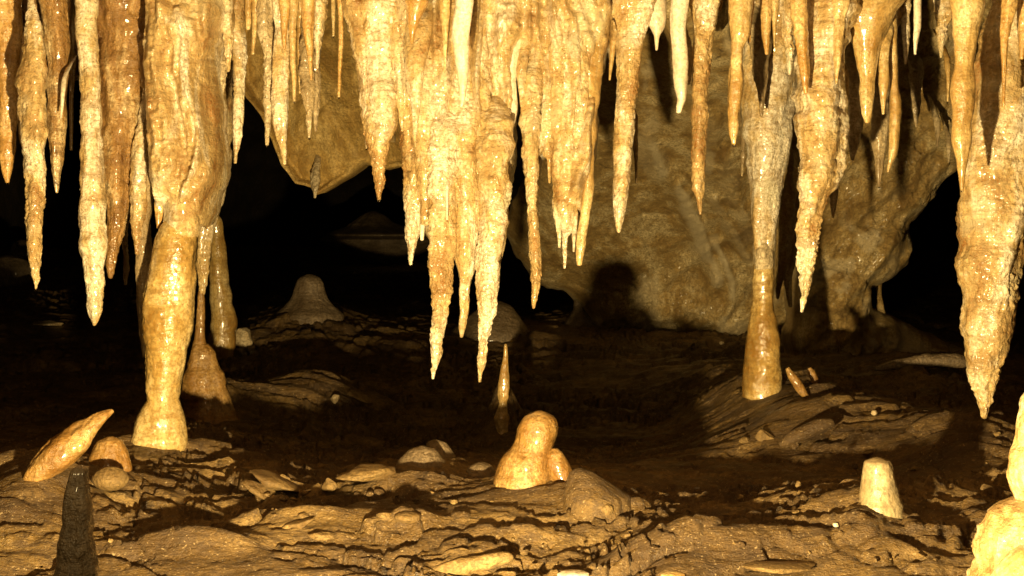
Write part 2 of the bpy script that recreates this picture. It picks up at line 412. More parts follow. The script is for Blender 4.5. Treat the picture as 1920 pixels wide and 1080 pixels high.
# ---------------------------------------------------------------- relief rock masses (closed, thick bodies)
def seg_dist(P, poly):
    Q = np.roll(poly, -1, 0); d = np.full(len(P), 1e9)
    for a, b in zip(poly, Q):
        ab = b - a; t = np.clip(((P - a) @ ab) / (ab @ ab + 1e-9), 0, 1)
        d = np.minimum(d, np.linalg.norm(P - a - t[:, None] * ab, axis=1))
    return d
def inside(P, poly):
    x, y = P[:, 0], P[:, 1]; r = np.zeros(len(P), bool); Q = np.roll(poly, -1, 0)
    for (x1, y1), (x2, y2) in zip(poly, Q):
        c = ((y1 > y) != (y2 > y)) & (x < (x2 - x1) * (y - y1) / (y2 - y1 + 1e-12) + x1); r ^= c
    return r
def relief(name, label, cat, outline, depth, bulge, rpx, mat, disp=None, sp=5.0, back=.12, wob=5.0, parent=None, group=None, seed=1, pale=None):
    """outline in photo pixels gives the silhouette at its real distance; the body has its own front relief and thickness"""
    poly = np.array(outline, float)
    pts = []
    for a, b in zip(poly, np.roll(poly, -1, 0)):
        n = max(1, int(np.linalg.norm(b - a) / sp)); t = np.arange(n)[:, None] / n; pts.append(a + (b - a) * t)
    O = np.concatenate(pts)
    O = O + wob * np.stack([fbm(O[:, 0] * .03, O[:, 1] * .03, 0, 3, seed), fbm(O[:, 0] * .03, O[:, 1] * .03, 5, 3, seed + 3)], -1) * 1.5
    x0, y0 = O.min(0); x1, y1 = O.max(0)
    gx, gy = np.meshgrid(np.arange(x0, x1, sp), np.arange(y0, y1, sp * .9)); gx[::2] += sp / 2
    G = np.stack([gx.ravel(), gy.ravel()], -1); G = G + np.random.RandomState(seed).uniform(-.2, .2, G.shape) * sp
    G = G[inside(G, O)]; G = G[seg_dist(G, O) > sp * .55]
    A = np.concatenate([O, G]); nb = len(O)
    r = delaunay_2d_cdt([Vector(p) for p in A], [(i, (i + 1) % nb) for i in range(nb)], [], 1, 1e-4)
    A = np.array([tuple(v) for v in r[0]]); T = np.array([f for f in r[2] if len(f) == 3])
    nv = len(A)
    dist = seg_dist(A, O); onb = dist < 1e-2
    t = np.clip(dist / rpx, 0, 1); g = np.sqrt(np.clip(1 - (1 - t) ** 2, 0, 1))
    D = depth(A[:, 0], A[:, 1]) if callable(depth) else np.full(nv, float(depth))
    W = np.stack([(A[:, 0] - 960) / F * D, D, EYE - (A[:, 1] - HZ) / F * D], -1)
    fy = -bulge * g
    if disp is not None: fy = fy - disp(A[:, 0], A[:, 1], W) * np.clip(dist / 12, 0, 1)
    Fv = W.copy(); Fv[:, 1] += fy
    Bv = W.copy(); Bv[:, 1] += np.where(onb, 0, back * g)
    bm = {}; idx = np.arange(nv) + nv; idx[onb] = np.arange(nv)[onb]
    # consistent winding: front faces look to -y
    v0, v1, v2 = (A[T[:, k]] for k in range(3))
    cr = (v1[:, 0] - v0[:, 0]) * (v2[:, 1] - v0[:, 1]) - (v1[:, 1] - v0[:, 1]) * (v2[:, 0] - v0[:, 0])
    T[cr > 0] = T[cr > 0][:, ::-1]
    V = np.concatenate([Fv, Bv]); TB = idx[T][:, ::-1]
    loc = None
    if parent is None:
        k = np.argmin(A[:, 1]); loc = Fv[k]
    o = link_mesh(name, V, [T, TB], mat, parent=parent, loc=loc)
    if pale is not None:
        a = o.data.attributes.new('pale', 'FLOAT', 'POINT'); pv = pale(A[:, 0], A[:, 1]); a.data.foreach_set('value', np.concatenate([pv, pv]).astype(np.float32)[:len(o.data.vertices)])
    if parent is None: tag(o, label, cat, group)
    return o

def flutes(px, py, W):      # vertical folds of dripstone with crust on it
    x, y, z = W.T
    n = fbm(x * 17 + .5 * noise(x * 5, z * 5, 0, 3), z * 2.2, 0, 3, 101)
    return .052 * (1 - np.abs(n) * 2.4) + .020 * (1 - 2 * np.abs(fbm(x * 34, z * 6, 0, 3, 103))) + .007 * fbm(x * 60, z * 110, 0, 3, 107) + .005 * fbm(x * 110, z * 110, 0, 2, 109)
def lumps(px, py, W):
    x, y, z = W.T
    return .030 * fbm(x * 7, z * 9, 0, 4, 111) + .010 * fbm(x * 28, z * 34, 0, 3, 113) + .004 * fbm(x * 85, z * 85, 0, 2, 117)
def polyd(px, py, pts):
    P = np.stack([px, py], -1); d = np.full(len(P), 1e9)
    for a, b in zip(pts[:-1], pts[1:]):
        a = np.array(a, float); b = np.array(b, float); ab = b - a; t = np.clip(((P - a) @ ab) / (ab @ ab), 0, 1)
        d = np.minimum(d, np.linalg.norm(P - a - t[:, None] * ab, axis=1))
    return d
VEINS = [([(1195, 270), (1225, 330), (1255, 370), (1290, 450), (1320, 520)], 13, .05), ([(1280, 400), (1300, 450), (1305, 480)], 6, .02),
         ([(1320, 460), (1345, 520), (1350, 560), (1335, 590)], 7, .03), ([(1310, 380), (1350, 450), (1400, 520), (1430, 560)], 9, .035),
         ([(1360, 200), (1385, 330), (1400, 420), (1405, 520)], 16, .05), ([(1240, 120), (1290, 230), (1330, 330), (1380, 450)], 22, .05)]
def wallrelief(px, py, W):
    x, y, z = W.T
    u = x * .80 + z * .60; v = -x * .60 + z * .80                # folds run down to the right
    wv = v + .06 * fbm(x * 4, z * 4, 0, 3, 120)
    rid = 1 - 2 * np.abs(fbm(u * 5.5 + .4 * fbm(x * 3, z * 3, 0, 2, 119), wv * 1.3, 0, 4, 121))
    d = .06 * rid * sstep(1180, 1330, px) + .03 * fbm(x * 3, z * 3, 0, 3, 123)
    d = d + .035 * (1 - 2 * np.abs(fbm(wv * 12, u * 2.2, 0, 3, 125))) * sstep(1150, 1300, px) + .014 * fbm(x * 22, z * 22, 0, 4, 127) + .007 * fbm(x * 70, z * 70, 0, 2, 129)
    c1, c2, cv = cells(x * 5 + .3 * fbm(x * 9, z * 9, 0, 2, 126), z * 5, 128)
    d = d - .02 * (1 - sstep(0, .05, c2 - c1)) * (cv > .5)
    for pts, wd, a in VEINS:
        q = polyd(px, py, pts); d = d + a * np.exp(-(q / wd) ** 2)
    return d
def wall_depth(px, py): return 6.35 - 1.85 * sstep(560, -50, py) + .0 * px

def veinpale(px, py):
    r = np.zeros(len(px)); q0 = fbm(px * .05, py * .05, 0, 3, 151)
    for (pts, wd, a), k in zip(VEINS, (.85, .8, .85, .35, .25, .2)):
        q = polyd(px + 6 * q0, py, pts); r = np.maximum(r, k * (1 - sstep(.5, 1.0, q / wd)) * sstep(-.35, .1, fbm(px * .03, py * .03, 0, 3, 153)))
    r = np.maximum(r, .5 * sstep(.28, .42, fbm(px * .02, py * .013, 0, 4, 157)))
    return np.maximum(r, .7 * (1 - sstep(15, 30, polyd(px, py, [(1190, 280), (1215, 320)]))) * .5)
relief('leaning_rock', 'broad brown rock slab sloping back to the floor behind the right hand column', 'rock',
       [(1090, -170), (1640, -170), (1600, 150), (1600, 330), (1590, 480), (1570, 560), (1560, 625), (1470, 640), (1300, 635), (1200, 630), (1110, 618),
        (1085, 570), (1060, 548), (1030, 538), (1000, 522), (970, 480), (945, 430), (960, 380), (1000, 300), (1060, 200), (1100, 50)],
       wall_depth, .35, 120, 'wall', wallrelief, sp=4.5, back=.5, wob=6, seed=5, pale=veinpale)
def hang(px, py, W):
    x, y, z = W.T
    u = x * .75 - z * .66; v = x * .66 + z * .75
    d = .08 * (1 - 2 * np.abs(fbm(u * 5, v * 1.6, 0, 4, 131))) + .05 * fbm(x * 4, z * 4, 0, 3, 133)
    d = d + .03 * (1 - 2 * np.abs(fbm(u * 12, v * 5, 0, 3, 135))) + .02 * fbm(x * 24, z * 24, 0, 4, 137) + .006 * fbm(x * 75, z * 75, 0, 2, 139)
    c1, c2, cv = cells(x * 6 + .3 * fbm(x * 9, z * 9, 0, 2, 136), z * 6, 138)
    return d - .025 * (1 - sstep(0, .05, c2 - c1)) * (cv > .4)
relief('hanging_rock', 'large brown rock hanging down to the floor beside the black gap at right', 'rock',
       [(1486, -170), (1930, -170), (1900, 60), (1835, 220), (1795, 300), (1745, 360), (1702, 425), (1700, 470), (1692, 498), (1668, 525), (1648, 537), (1624, 540),
        (1619, 556), (1626, 570), (1664, 588), (1690, 604), (1740, 624), (1800, 652), (1830, 705), (1470, 705), (1474, 600), (1478, 450), (1480, 300), (1482, 100)],
       lambda px, py: 5.5 - .6 * sstep(500, 0, py), .25, 110, 'wall', hang, sp=4.5, back=.35, wob=5, seed=9, pale=lambda px, py: .6 * sstep(.22, .40, fbm(px * .022, py * .022, 0, 4, 163)) * sstep(330, 420, py) + .35 * sstep(.2, .4, fbm(px * .02, py * .012, 0, 4, 165)))
for k, (cx, lb) in enumerate(((1647, 'slender stub at the right side of the small window under the hanging rock'),)):
    P = [at(cx, 500, 5.5), at(cx + 1, 545, 5.48), at(cx + 3, 560, 5.46), at(cx + 6, 600, 5.44)]
    V, f = tube_mesh(P, [.028, .009, .010, .026], STY['dim'], axis=(0, 0, -1))
    tag(link_mesh('dripstone_stub', V, f, 'wall', loc=P[-1]), lb, 'dripstone')

# ochre boulder hanging in the left gap
def facets(px, py, W):
    x, y, z = W.T
    d = np.full(len(x), 9.0); r = np.random.RandomState(4)
    for k in range(9):          # broken planes of the block
        cx = (480 + 320 * r.rand() - 960) / F * 5.3; cz = EYE - (60 + 280 * r.rand() - HZ) / F * 5.3
        a, b = r.uniform(-.9, .9), r.uniform(-.9, .5)
        d = np.minimum(d, .20 + .10 * r.rand() + a * (x - cx) + b * (z - cz))
    return d * .8 + .02 * fbm(x * 6, z * 6, 0, 4, 143) + .012 * fbm(x * 30, z * 30, 0, 4, 147)
relief('ochre_boulder', 'angular ochre rock block hanging from the roof over the black gap behind the thin stalactites', 'rock',
       [(430, -170), (860, -170), (860, 250), (800, 318), (748, 312), (720, 318), (684, 308), (650, 332), (616, 352), (592, 366), (583, 352), (553, 345), (528, 310),
        (508, 262), (488, 215), (462, 185), (440, 150)],
       lambda px, py: 5.3 + 0 * px, .10, 22, 'ochre', facets, sp=4.5, back=.4, wob=1.5, seed=17)

# flowstone masses the stalactites grow from
relief('flowstone', 'dark orange folded flowstone in the top left corner above the stalactites', 'flowstone',
       [(-120, -170), (300, -170), (298, 150), (270, 210), (240, 230), (190, 200), (150, 118), (140, 150), (128, 150), (116, 110), (90, 110), (60, 60), (34, 90), (20, 160), (-60, 220), (-120, 240)],
       3.98, .12, 50, 'darkflow', flutes, sp=4.5, back=.25, seed=21)
relief('flowstone', 'broad pale flowstone drapery fused above the tall left column', 'flowstone',
       [(290, -170), (450, -170), (430, 40), (412, 120), (418, 230), (424, 320), (404, 400), (388, 430), (372, 396), (340, 400), (306, 392), (292, 330), (286, 220), (280, 80)],
       GA + .10, .13, 45, 'crust', flutes, sp=4, back=.2, seed=25)
relief('flowstone', 'wide crusted flowstone curtain in the middle with many stalactites fused side by side', 'flowstone',
       [(636, -170), (1180, -170), (1150, 20), (1142, 90), (1122, 190), (1118, 262), (1112, 330), (1092, 400), (1050, 408), (1038, 340), (1034, 290), (1018, 300), (1010, 330), (990, 320),
        (982, 110), (972, 140), (974, 260), (962, 340), (950, 400), (936, 460), (900, 470), (860, 440), (848, 480), (806, 460), (786, 410), (764, 380), (756, 300), (748, 210), (738, 270), (700, 262), (684, 180), (668, 90)],
       3.70, .14, 42, 'crust', flutes, sp=4, back=.2, seed=29)
relief('flowstone', 'narrow pale drapery flap at the right edge of the middle curtain', 'flowstone',
       [(1120, -170), (1260, -170), (1215, 20), (1190, 60), (1160, 80), (1146, 130), (1140, 120), (1136, 60)],
       3.66, .05, 20, 'crust', flutes, sp=4, back=.1, seed=33)
relief('flowstone', 'rounded tan flowstone swelling at the top edge above the short fat stalactite', 'flowstone',
       [(1540, -170), (1740, -170), (1700, 0), (1684, 50), (1664, 86), (1640, 80), (1600, 60), (1580, 30)],
       3.75, .08, 40, 'honey', lumps, sp=4.5, back=.15, seed=37)
relief('flowstone', 'brown wall of folded flowstone along the top between the thin stalactites right of the middle', 'flowstone',
       [(1180, -170), (1560, -170), (1540, 20), (1500, 60), (1470, 90), (1430, 60), (1400, 50), (1372, 30), (1352, 60), (1330, 40), (1290, 60), (1260, 80), (1245, 50), (1215, 60), (1200, 20)],
       4.15, .08, 40, 'wall', flutes, sp=4.5, back=.2, seed=41)
relief('flowstone', 'row of fused brown flowstone ribs at the top edge left of the middle curtain', 'flowstone',
       [(440, -170), (640, -170), (612, 0), (600, 40), (585, 60), (560, 40), (540, 50), (512, 60), (490, 0), (470, 30), (455, 20)],
       3.95, .06, 30, 'crust', flutes, sp=4, back=.15, seed=45)

# ---------------------------------------------------------------- stalactites
S = stal
S('amber stalactite cut by the left edge of the photo', 3.7, 'orange', [(0,8,62),(100,16,47),(180,18,36),(240,17,30),(290,14,26),(320,13,18),(342,14,7)], True)
S('tiny finger stalactite clinging to the left side of the spindle shaped one', 3.55, 'crust', [(180,38,14),(240,39,10),(268,39,4)])
S('long pale spindle shaped stalactite second from the left edge, narrow at its top', 3.5, 'crust', [(0,57,12),(30,60,20),(60,62,30),(100,62,42),(150,60,50),(200,62,54),(250,64,46),(300,64,42),(350,64,37),(400,63,33),(450,64,28),(490,66,22),(520,67,14),(541,67,5)], True)
S('tan stalactite with a dark ringed tip, third from the left edge', 3.7, 'mottled', [(0,105,60),(60,105,46),(120,106,40),(180,106,34),(240,106,31),(270,106,28),(300,107,22),(330,107,14),(361,107,5)])
S('short thin pale spike on the right flank of the dark tipped tan stalactite', 3.62, 'white', [(150,118,9),(190,117,7),(222,114,3)])
S('shorter of the two straws in the gap left of the long purple stained stalactite', 3.8, 'straw', [(0,133,14),(60,136,10),(120,133,8),(172,133,5)])
S('longer straight straw in the gap left of the purple stained stalactite', 3.86, 'straw', [(90,137,10),(200,133,8),(282,134,5)])
S('stubby brown stalactite with a pale greenish end at the top left', 3.72, 'grey', [(0,150,20),(60,151,17),(85,151,13),(102,151,6)])
S('long thick pale stalactite with a purplish stain, lowest tip at the left side', 3.55, 'crust', [(0,165,40),(60,165,36),(120,168,36),(180,171,36),(250,172,37),(300,173,40),(370,173,44),(450,176,45),(500,176,38),(540,178,32),(580,178,26),(600,178,14),(610,177,5)])
S('broad brown lumpy stalactite with black stains that narrows to a blunt pale tip', 3.72, 'mottled', [(0,235,104),(60,235,95),(140,230,88),(220,228,82),(300,222,78),(360,218,64),(400,217,48),(440,213,32),(480,210,20),(510,209,14),(521,209,8)])
S('twisted rope like stalactite hanging just left of the tall column', 3.68, 'crust', [(60,270,22),(120,274,22),(180,276,18),(230,268,20),(300,262,30),(360,258,32),(400,259,29),(440,258,18),(476,257,7)])
S('thin dim stalactite seen in the gap behind the blunt pale tip', 4.2, 'grey', [(400,231,16),(450,233,10),(500,236,10),(533,235,6)])
S('narrow crusted rib running down the left side of the tall column', 3.70, 'grey', [(200,285,16),(340,275,30),(440,268,30),(520,270,28),(600,268,18),(670,271,6)])
S('glossy orange finger stalactite in front of the capital of the tall column', 3.56, 'orange', [(290,298,24),(360,300,20),(400,299,14),(428,298,7)])
S('short stubby orange stalactite on the drapery above the tall column', 3.60, 'orange', [(0,360,20),(60,360,13),(103,360,5)])
S('pale finger stalactite lying on the middle of the drapery above the tall column', 3.61, 'crust', [(150,362,28),(220,363,15),(268,363,5)])
S('wide fluted pale stalactite fused onto the column capital', 3.66, 'crust', [(0,322,80),(100,325,74),(200,322,66),(300,330,62),(360,338,52),(392,342,30)])
S('small dark dripping stalactite on the right side of the left drapery', 3.68, 'grey', [(120,415,28),(170,412,15),(198,411,7),(212,411,4)], True)
S('long slim orange stalactite hanging beside the fused drapery above the twin bases', 3.64, 'orange', [(190,380,26),(290,377,16),(340,377,10),(364,377,5)])
S('crusted stalactite with a crooked nipple tip at the left edge of the first black gap', 3.8, 'crust', [(0,447,32),(50,447,28),(100,449,28),(150,448,23),(200,447,20),(250,445,17),(278,443,12),(288,442,7),(306,441,5)])
S('very short rounded stalactite at the top edge left of the ochre block', 3.75, 'honey', [(0,465,14),(40,466,11),(55,465,8)])
S('thin smooth stalactite right of the very short rounded one', 3.75, 'honey', [(0,480,15),(50,478,10),(102,474,6)])
S('grey crusted slender stalactite at the left of the thin cluster over the ochre block', 3.75, 'grey', [(0,497,32),(60,500,27),(100,504,20),(150,505,18),(200,503,14),(240,502,10),(272,501,5)], True)
S('pale stalactite swollen in the middle, longest of the thin cluster over the ochre block', 3.68, 'crust', [(0,527,38),(60,526,26),(100,525,28),(150,526,30),(190,527,32),(220,527,29),(250,529,20),(280,532,12),(308,534,6)])
S('little orange spike in front of the swollen pale stalactite', 3.6, 'orange', [(0,533,22),(60,532,12),(92,533,5)])
S('thin wavering stalactite right of the swollen pale one', 3.68, 'straw', [(0,550,20),(60,547,14),(110,548,11),(150,551,9),(190,552,5)], True)
S('slim straight stalactite behind the wavering one', 3.8, 'straw', [(0,563,16),(80,561,11),(175,563,5)])
S('short orange stalactite over the grey forked pair', 3.66, 'orange', [(0,577,30),(50,577,22),(100,582,13),(150,584,4)])
S('grey white stalactite with a drop at its tip, left of the forked pair', 3.76, 'grey', [(50,574,24),(110,576,27),(170,578,26),(210,581,14),(258,580,5)], True)
S('grey stalactite forming the right half of the forked pair', 3.8, 'grey', [(60,592,26),(130,590,22),(200,592,13),(246,592,5)])
S('short crusted stalactite at the right end of the thin cluster', 3.7, 'crust', [(0,600,32),(60,596,18),(128,595,5)])
S('tiny dark straw at the top in the gap left of the middle curtain', 3.9, 'straw', [(0,625,9),(68,625,4)], True)
S('thin knotted orange straw hanging alone before the ochre block', 3.72, 'orange', [(0,639,16),(30,639,11),(60,640,11),(120,638,8),(170,636,6),(182,635,5)], True)

S('crusted stalactite with a drop at the left end of the middle curtain', 3.56, 'crust', [(0,702,96),(60,702,86),(120,708,78),(180,712,68),(240,715,55),(270,713,36),(320,711,23),(350,711,17),(374,710,7)], True)
S('tiny grey spike at the outer left edge of the middle curtain', 3.6, 'grey', [(90,678,22),(200,687,15),(262,687,6),(278,687,3)], True)
S('small spike right next to the outermost grey one on the middle curtain', 3.54, 'crust', [(160,701,18),(230,700,10),(272,699,4)])
S('white stub with a cut end at the top left of the middle curtain', 3.52, 'white', [(0,667,20),(30,667,13),(55,667,9)])
S('pale greenish stub at the top of the middle curtain left of the amber spike', 3.52, 'white', [(0,733,20),(25,733,14),(53,733,7)])
S('stubby whitish tip directly beside the amber spike at the top', 3.52, 'grey', [(0,752,22),(30,752,18),(52,753,8)])
S('amber glossy wedge shaped spike at the top of the middle curtain', 3.46, 'orange', [(0,783,46),(30,777,27),(60,774,14),(81,773,6)])
S('pale tapering stalactite ending in a fine white point below the amber spike', 3.5, 'crust', [(40,785,52),(120,780,40),(180,778,24),(230,778,12),(275,779,5)])
S('smooth bright white carrot shaped stalactite standing out before the middle curtain', 3.2, 'white', [(0,870,33),(50,865,34),(100,864,30),(150,867,19),(185,867,10),(200,865,5)], lean=0)
S('thin needle stalactite just left of the white carrot', 3.4, 'honey', [(0,835,20),(60,835,11),(130,834,3)])
S('slim crusted finger high on the curtain between the amber spike and the needle', 3.54, 'crust', [(60,808,20),(150,808,9),(192,809,3)])
S('short dripping stalactite at the lower left corner of the middle curtain', 3.58, 'crust', [(230,778,52),(300,777,46),(350,776,40),(400,776,35),(440,773,26),(460,772,16),(496,770,5)], True)
S('pale double finger right beside the lower left corner stalactite', 3.56, 'white', [(330,792,24),(400,793,12),(450,792,7)])
S('long crusted stalactite of the curtain, left of the two lowest tips', 3.52, 'crust', [(230,832,76),(330,826,58),(400,826,56),(450,828,54),(500,826,49),(540,824,42),(580,822,34),(620,819,30),(650,818,26),(680,815,16),(710,812,5)])
S('white straw lying against the long left curtain stalactite', 3.46, 'white', [(350,838,7),(412,838,4)])
S('banded middle stalactite between the two lowest tips of the curtain', 3.54, 'crust', [(200,876,84),(340,875,56),(400,876,49),(440,876,44),(470,877,42),(500,877,36),(540,872,22),(580,870,18),(610,867,13),(632,865,5)])
S('lowest reaching curtain stalactite with an orange wet tip', 3.5, 'crust', [(230,925,70),(340,925,56),(400,925,52),(450,924,48),(500,918,44),(560,915,36),(600,912,27),(640,906,18),(680,902,14),(716,899,5)], True)
S('small ragged rib on the right side of the lowest reaching stalactite', 3.56, 'grey', [(360,945,20),(440,940,18),(500,934,8),(520,932,3)])
S('cream stalactite with a fine point right of the centre of the curtain', 3.56, 'white', [(50,956,58),(110,960,32),(150,956,24),(200,956,26),(230,955,19),(280,954,8),(302,953,4)])
S('fluted rib of the curtain directly under the white carrot', 3.55, 'crust', [(130,868,60),(260,866,54),(380,868,40),(470,866,14)])
S('fluted rib on the left shoulder of the curtain above the long stalactite', 3.54, 'crust', [(60,800,60),(180,800,56),(320,800,40),(420,800,22)])
S('wavy knobbly stalactite hanging separately right of the curtain gap', 3.56, 'crust', [(110,1000,42),(200,998,38),(280,996,32),(340,997,23),(380,998,19),(420,1001,21),(460,1003,22),(500,1004,21),(540,1004,16),(560,1001,12),(578,1000,5)])
S('broken off stalactite with a thin greenish straw growing from its stump', 3.58, 'crust', [(120,1032,42),(200,1030,36),(260,1029,29),(292,1030,24),(298,1030,10),(343,1030,4)])
S('wide crusted stalactite ending in several small fingers', 3.58, 'crust', [(100,1068,64),(200,1065,58),(300,1062,54),(380,1063,50),(425,1062,34),(445,1060,12),(503,1058,5)])
S('short left finger under the wide crusted stalactite', 3.56, 'crust', [(390,1047,14),(440,1049,8),(464,1049,4)])
S('short right finger between the wide stalactite and the smooth yellow one', 3.56, 'crust', [(390,1078,14),(440,1077,8),(472,1076,4)])
S('smooth yellow stalactite with a slanting shaft at the right end of the curtain', 3.57, 'honey', [(40,1110,60),(150,1106,46),(250,1102,30),(330,1102,21),(400,1097,19),(450,1090,18),(480,1087,14),(497,1086,9)])

S('banded stalactite right of the curtain with a bulbous crusted end', 3.6, 'crust', [(0,1188,84),(40,1186,66),(80,1182,50),(120,1180,44),(160,1176,41),(200,1173,38),(260,1170,36),(320,1168,31),(360,1165,27),(400,1162,20),(425,1160,11),(436,1160,4)])
S('slender dark backed spike beside the bulbous ended stalactite', 3.8, 'grey', [(230,1192,12),(300,1193,7),(345,1193,3)])
S('small cream stalactite with a nipple tip near the top', 3.6, 'white', [(0,1228,36),(40,1228,34),(58,1231,20),(68,1231,10),(94,1231,4)])
S('chalk white stalactite with a bent finger like tip', 3.5, 'white', [(0,1276,33),(50,1272,30),(100,1274,30),(140,1276,28),(165,1278,24),(185,1279,17),(200,1275,13),(211,1273,9)])
S('small knobbed spike against the chalk white stalactite', 3.68, 'grey', [(90,1291,14),(130,1292,12),(158,1291,5)])
S('long banded stalactite right of the chalk white one', 3.6, 'crust', [(0,1320,58),(50,1320,44),(100,1316,38),(150,1314,34),(200,1313,34),(250,1312,32),(300,1310,28),(350,1307,24),(372,1311,13),(402,1313,4)])
S('tiny orange spike at the top edge between the long banded stalactite and the jointed one', 3.8, 'orange', [(0,1352,10),(22,1350,4)])
S('jointed orange and cream stalactite with a water drop', 3.55, 'honey', [(0,1390,42),(60,1388,34),(100,1381,26),(140,1380,26),(180,1378,28),(220,1374,22),(250,1375,16),(270,1376,8)], True)
S('grey rough stalactite ending in a fine point right of the jointed one', 3.95, 'grey', [(50,1425,44),(120,1425,33),(160,1427,19),(218,1428,4)])
S('slim orange stalactite in front of the grey rough one', 3.7, 'orange', [(0,1438,22),(60,1437,16),(102,1438,6)])
S('thin pale spike next to the slim orange stalactite', 3.7, 'straw', [(0,1453,14),(50,1452,8),(88,1452,4)])
S('faint brown spike low on the rock wall left of the right hand column', 4.5, 'grey', [(250,1394,10),(290,1393,7),(330,1391,4)])
S('massive pale orange stalactite with a step halfway down, just right of the right hand column', 3.5, 'big', [(0,1556,118),(60,1545,105),(120,1538,98),(180,1535,98),(250,1535,98),(310,1537,92),(340,1530,78),(370,1522,56),(420,1517,44),(480,1514,34),(520,1511,22),(545,1509,16),(585,1503,5)])
S('knobbly orange finger in front of the left shoulder of the massive stalactite', 3.4, 'orange', [(0,1500,34),(60,1503,30),(100,1507,24),(140,1509,17),(175,1511,7)])
S('thinner knobbly finger in front of the right shoulder of the massive stalactite', 3.42, 'honey', [(0,1575,30),(45,1573,22),(100,1571,16),(157,1568,4)])
S('fine grey straw right of the massive stalactite', 3.62, 'straw', [(140,1589,8),(192,1589,4)])
S('smooth tan stalactite with a wide funnel shaped root', 3.55, 'honey', [(0,1625,150),(40,1628,92),(80,1627,56),(130,1627,34),(180,1625,25),(210,1625,19),(230,1626,8)])
S('thin stalactite hugging the right side of the funnel rooted one', 3.56, 'honey', [(50,1664,28),(100,1658,18),(150,1657,18),(190,1656,9),(214,1656,5)])
S('pale stalactite with a kinked broken looking tip', 3.6, 'honey', [(0,1668,34),(80,1672,24),(140,1676,20),(200,1679,22),(250,1677,20),(290,1674,18),(303,1670,11),(322,1665,5)])
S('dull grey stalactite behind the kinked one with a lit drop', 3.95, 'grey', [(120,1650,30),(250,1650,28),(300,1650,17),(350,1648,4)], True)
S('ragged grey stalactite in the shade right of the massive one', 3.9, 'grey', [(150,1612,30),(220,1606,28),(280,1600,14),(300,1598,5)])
S('small yellow white stalactite alone at the top right', 3.5, 'white', [(0,1719,15),(50,1719,14),(75,1717,9),(102,1716,4)])
S('dim brown stalactite on the rock below the small yellow white one', 4.6, 'grey', [(120,1720,26),(200,1718,15),(238,1718,4)])
S('hair thin straw left of the ringed stalactite at right', 3.9, 'straw', [(110,1778,12),(150,1778,7),(190,1777,4)])
S('very small spike on the hanging rock above the black gap', 4.7, 'grey', [(225,1758,12),(250,1758,8),(275,1757,4)])
S('second very small spike on the hanging rock, lower and nearer to the ringed stalactite', 4.7, 'grey', [(260,1780,8),(305,1779,3)])
S('ringed tan stalactite overlapping the biggest one at the right edge', 3.2, 'honey', [(0,1815,68),(60,1810,46),(110,1808,40),(150,1807,42),(200,1807,38),(240,1803,32),(270,1803,32),(300,1805,22),(330,1804,12),(356,1804,6)], True)
S('biggest stalactite, huge and cream, hanging lowest at the right edge', 3.45, 'big', [(0,1925,120),(60,1910,130),(120,1900,130),(250,1882,136),(350,1872,124),(430,1868,110),(460,1866,100),(500,1857,104),(560,1855,92),(620,1850,86),(660,1849,74),(700,1846,56),(730,1845,38),(760,1846,22),(784,1846,8)])
S('slender orange stalactite before the top of the biggest one', 3.25, 'orange', [(0,1893,28),(40,1888,22),(80,1884,14),(140,1883,8),(200,1882,4)])
S('short brown stalactite cut by the right edge at the top', 3.3, 'orange', [(0,1922,30),(60,1918,18),(110,1916,8)])
S('tiny pointed nub hanging from the bottom of the ochre block', 5.2, 'grey', [(345,590,20),(358,590,10),(371,590,4)])
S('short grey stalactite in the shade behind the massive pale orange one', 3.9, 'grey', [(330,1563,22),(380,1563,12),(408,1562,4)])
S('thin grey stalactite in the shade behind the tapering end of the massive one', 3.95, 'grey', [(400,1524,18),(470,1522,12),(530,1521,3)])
S('rough rock rib hanging between the right hand column and the massive stalactite', 4.7, 'dim', [(300,1474,34),(400,1474,34),(480,1468,26),(540,1460,12),(560,1458,5)])
S('second dim rib hanging behind the tip of the massive stalactite', 4.9, 'dim', [(380,1492,40),(460,1486,32),(520,1478,16),(575,1482,6)])

S('crusted rib on the left edge of the drapery above the tall column', 3.6, 'crust', [(0,296,34),(120,298,30),(240,300,24),(300,300,12),(330,300,5)])
S('knobbly rib running down the middle left of the drapery above the tall column', 3.62, 'big', [(0,345,40),(120,346,38),(230,348,34),(320,346,24),(372,348,12),(384,348,6)])
S('narrow rib between the finger stalactite and the slim column', 3.64, 'crust', [(0,392,34),(100,392,30),(200,394,24),(280,396,14),(330,396,5)])
S('small crusted spike at the top right of the left drapery', 3.62, 'crust', [(0,425,26),(60,427,20),(110,428,10),(134,428,4)])
S('little pale spike at the top left of the left drapery', 3.58, 'white', [(0,310,18),(50,311,12),(92,311,4)])
S('crusted finger at the left shoulder of the middle curtain', 3.53, 'crust', [(0,668,40),(60,676,30),(110,682,20),(160,686,8),(178,687,4)])
S('crusted finger between the first dripping stalactite and the amber spike', 3.54, 'crust', [(0,748,40),(90,750,34),(160,752,24),(220,754,12),(246,754,4)])
S('slim rib just right of the needle stalactite, beside the white carrot', 3.56, 'crust', [(0,898,40),(100,900,34),(180,900,24),(250,901,10),(280,901,4)])
S('fluted rib of the curtain between the banded middle stalactite and the wet tipped one', 3.53, 'crust', [(160,902,34),(260,902,30),(340,901,20),(400,900,10),(424,900,4)])
S('short crusted finger under the bulge right of the cream pointed stalactite', 3.55, 'crust', [(60,978,30),(130,978,20),(180,978,9),(200,978,4)])
S('crusted rib at the left side of the wide fingered stalactite', 3.56, 'crust', [(0,1046,44),(120,1046,36),(220,1046,28),(300,1046,16),(350,1046,6)])
S('crusted rib between the wide fingered stalactite and the smooth yellow one', 3.55, 'big', [(0,1084,40),(120,1086,34),(240,1084,28),(330,1082,16),(380,1081,6)])
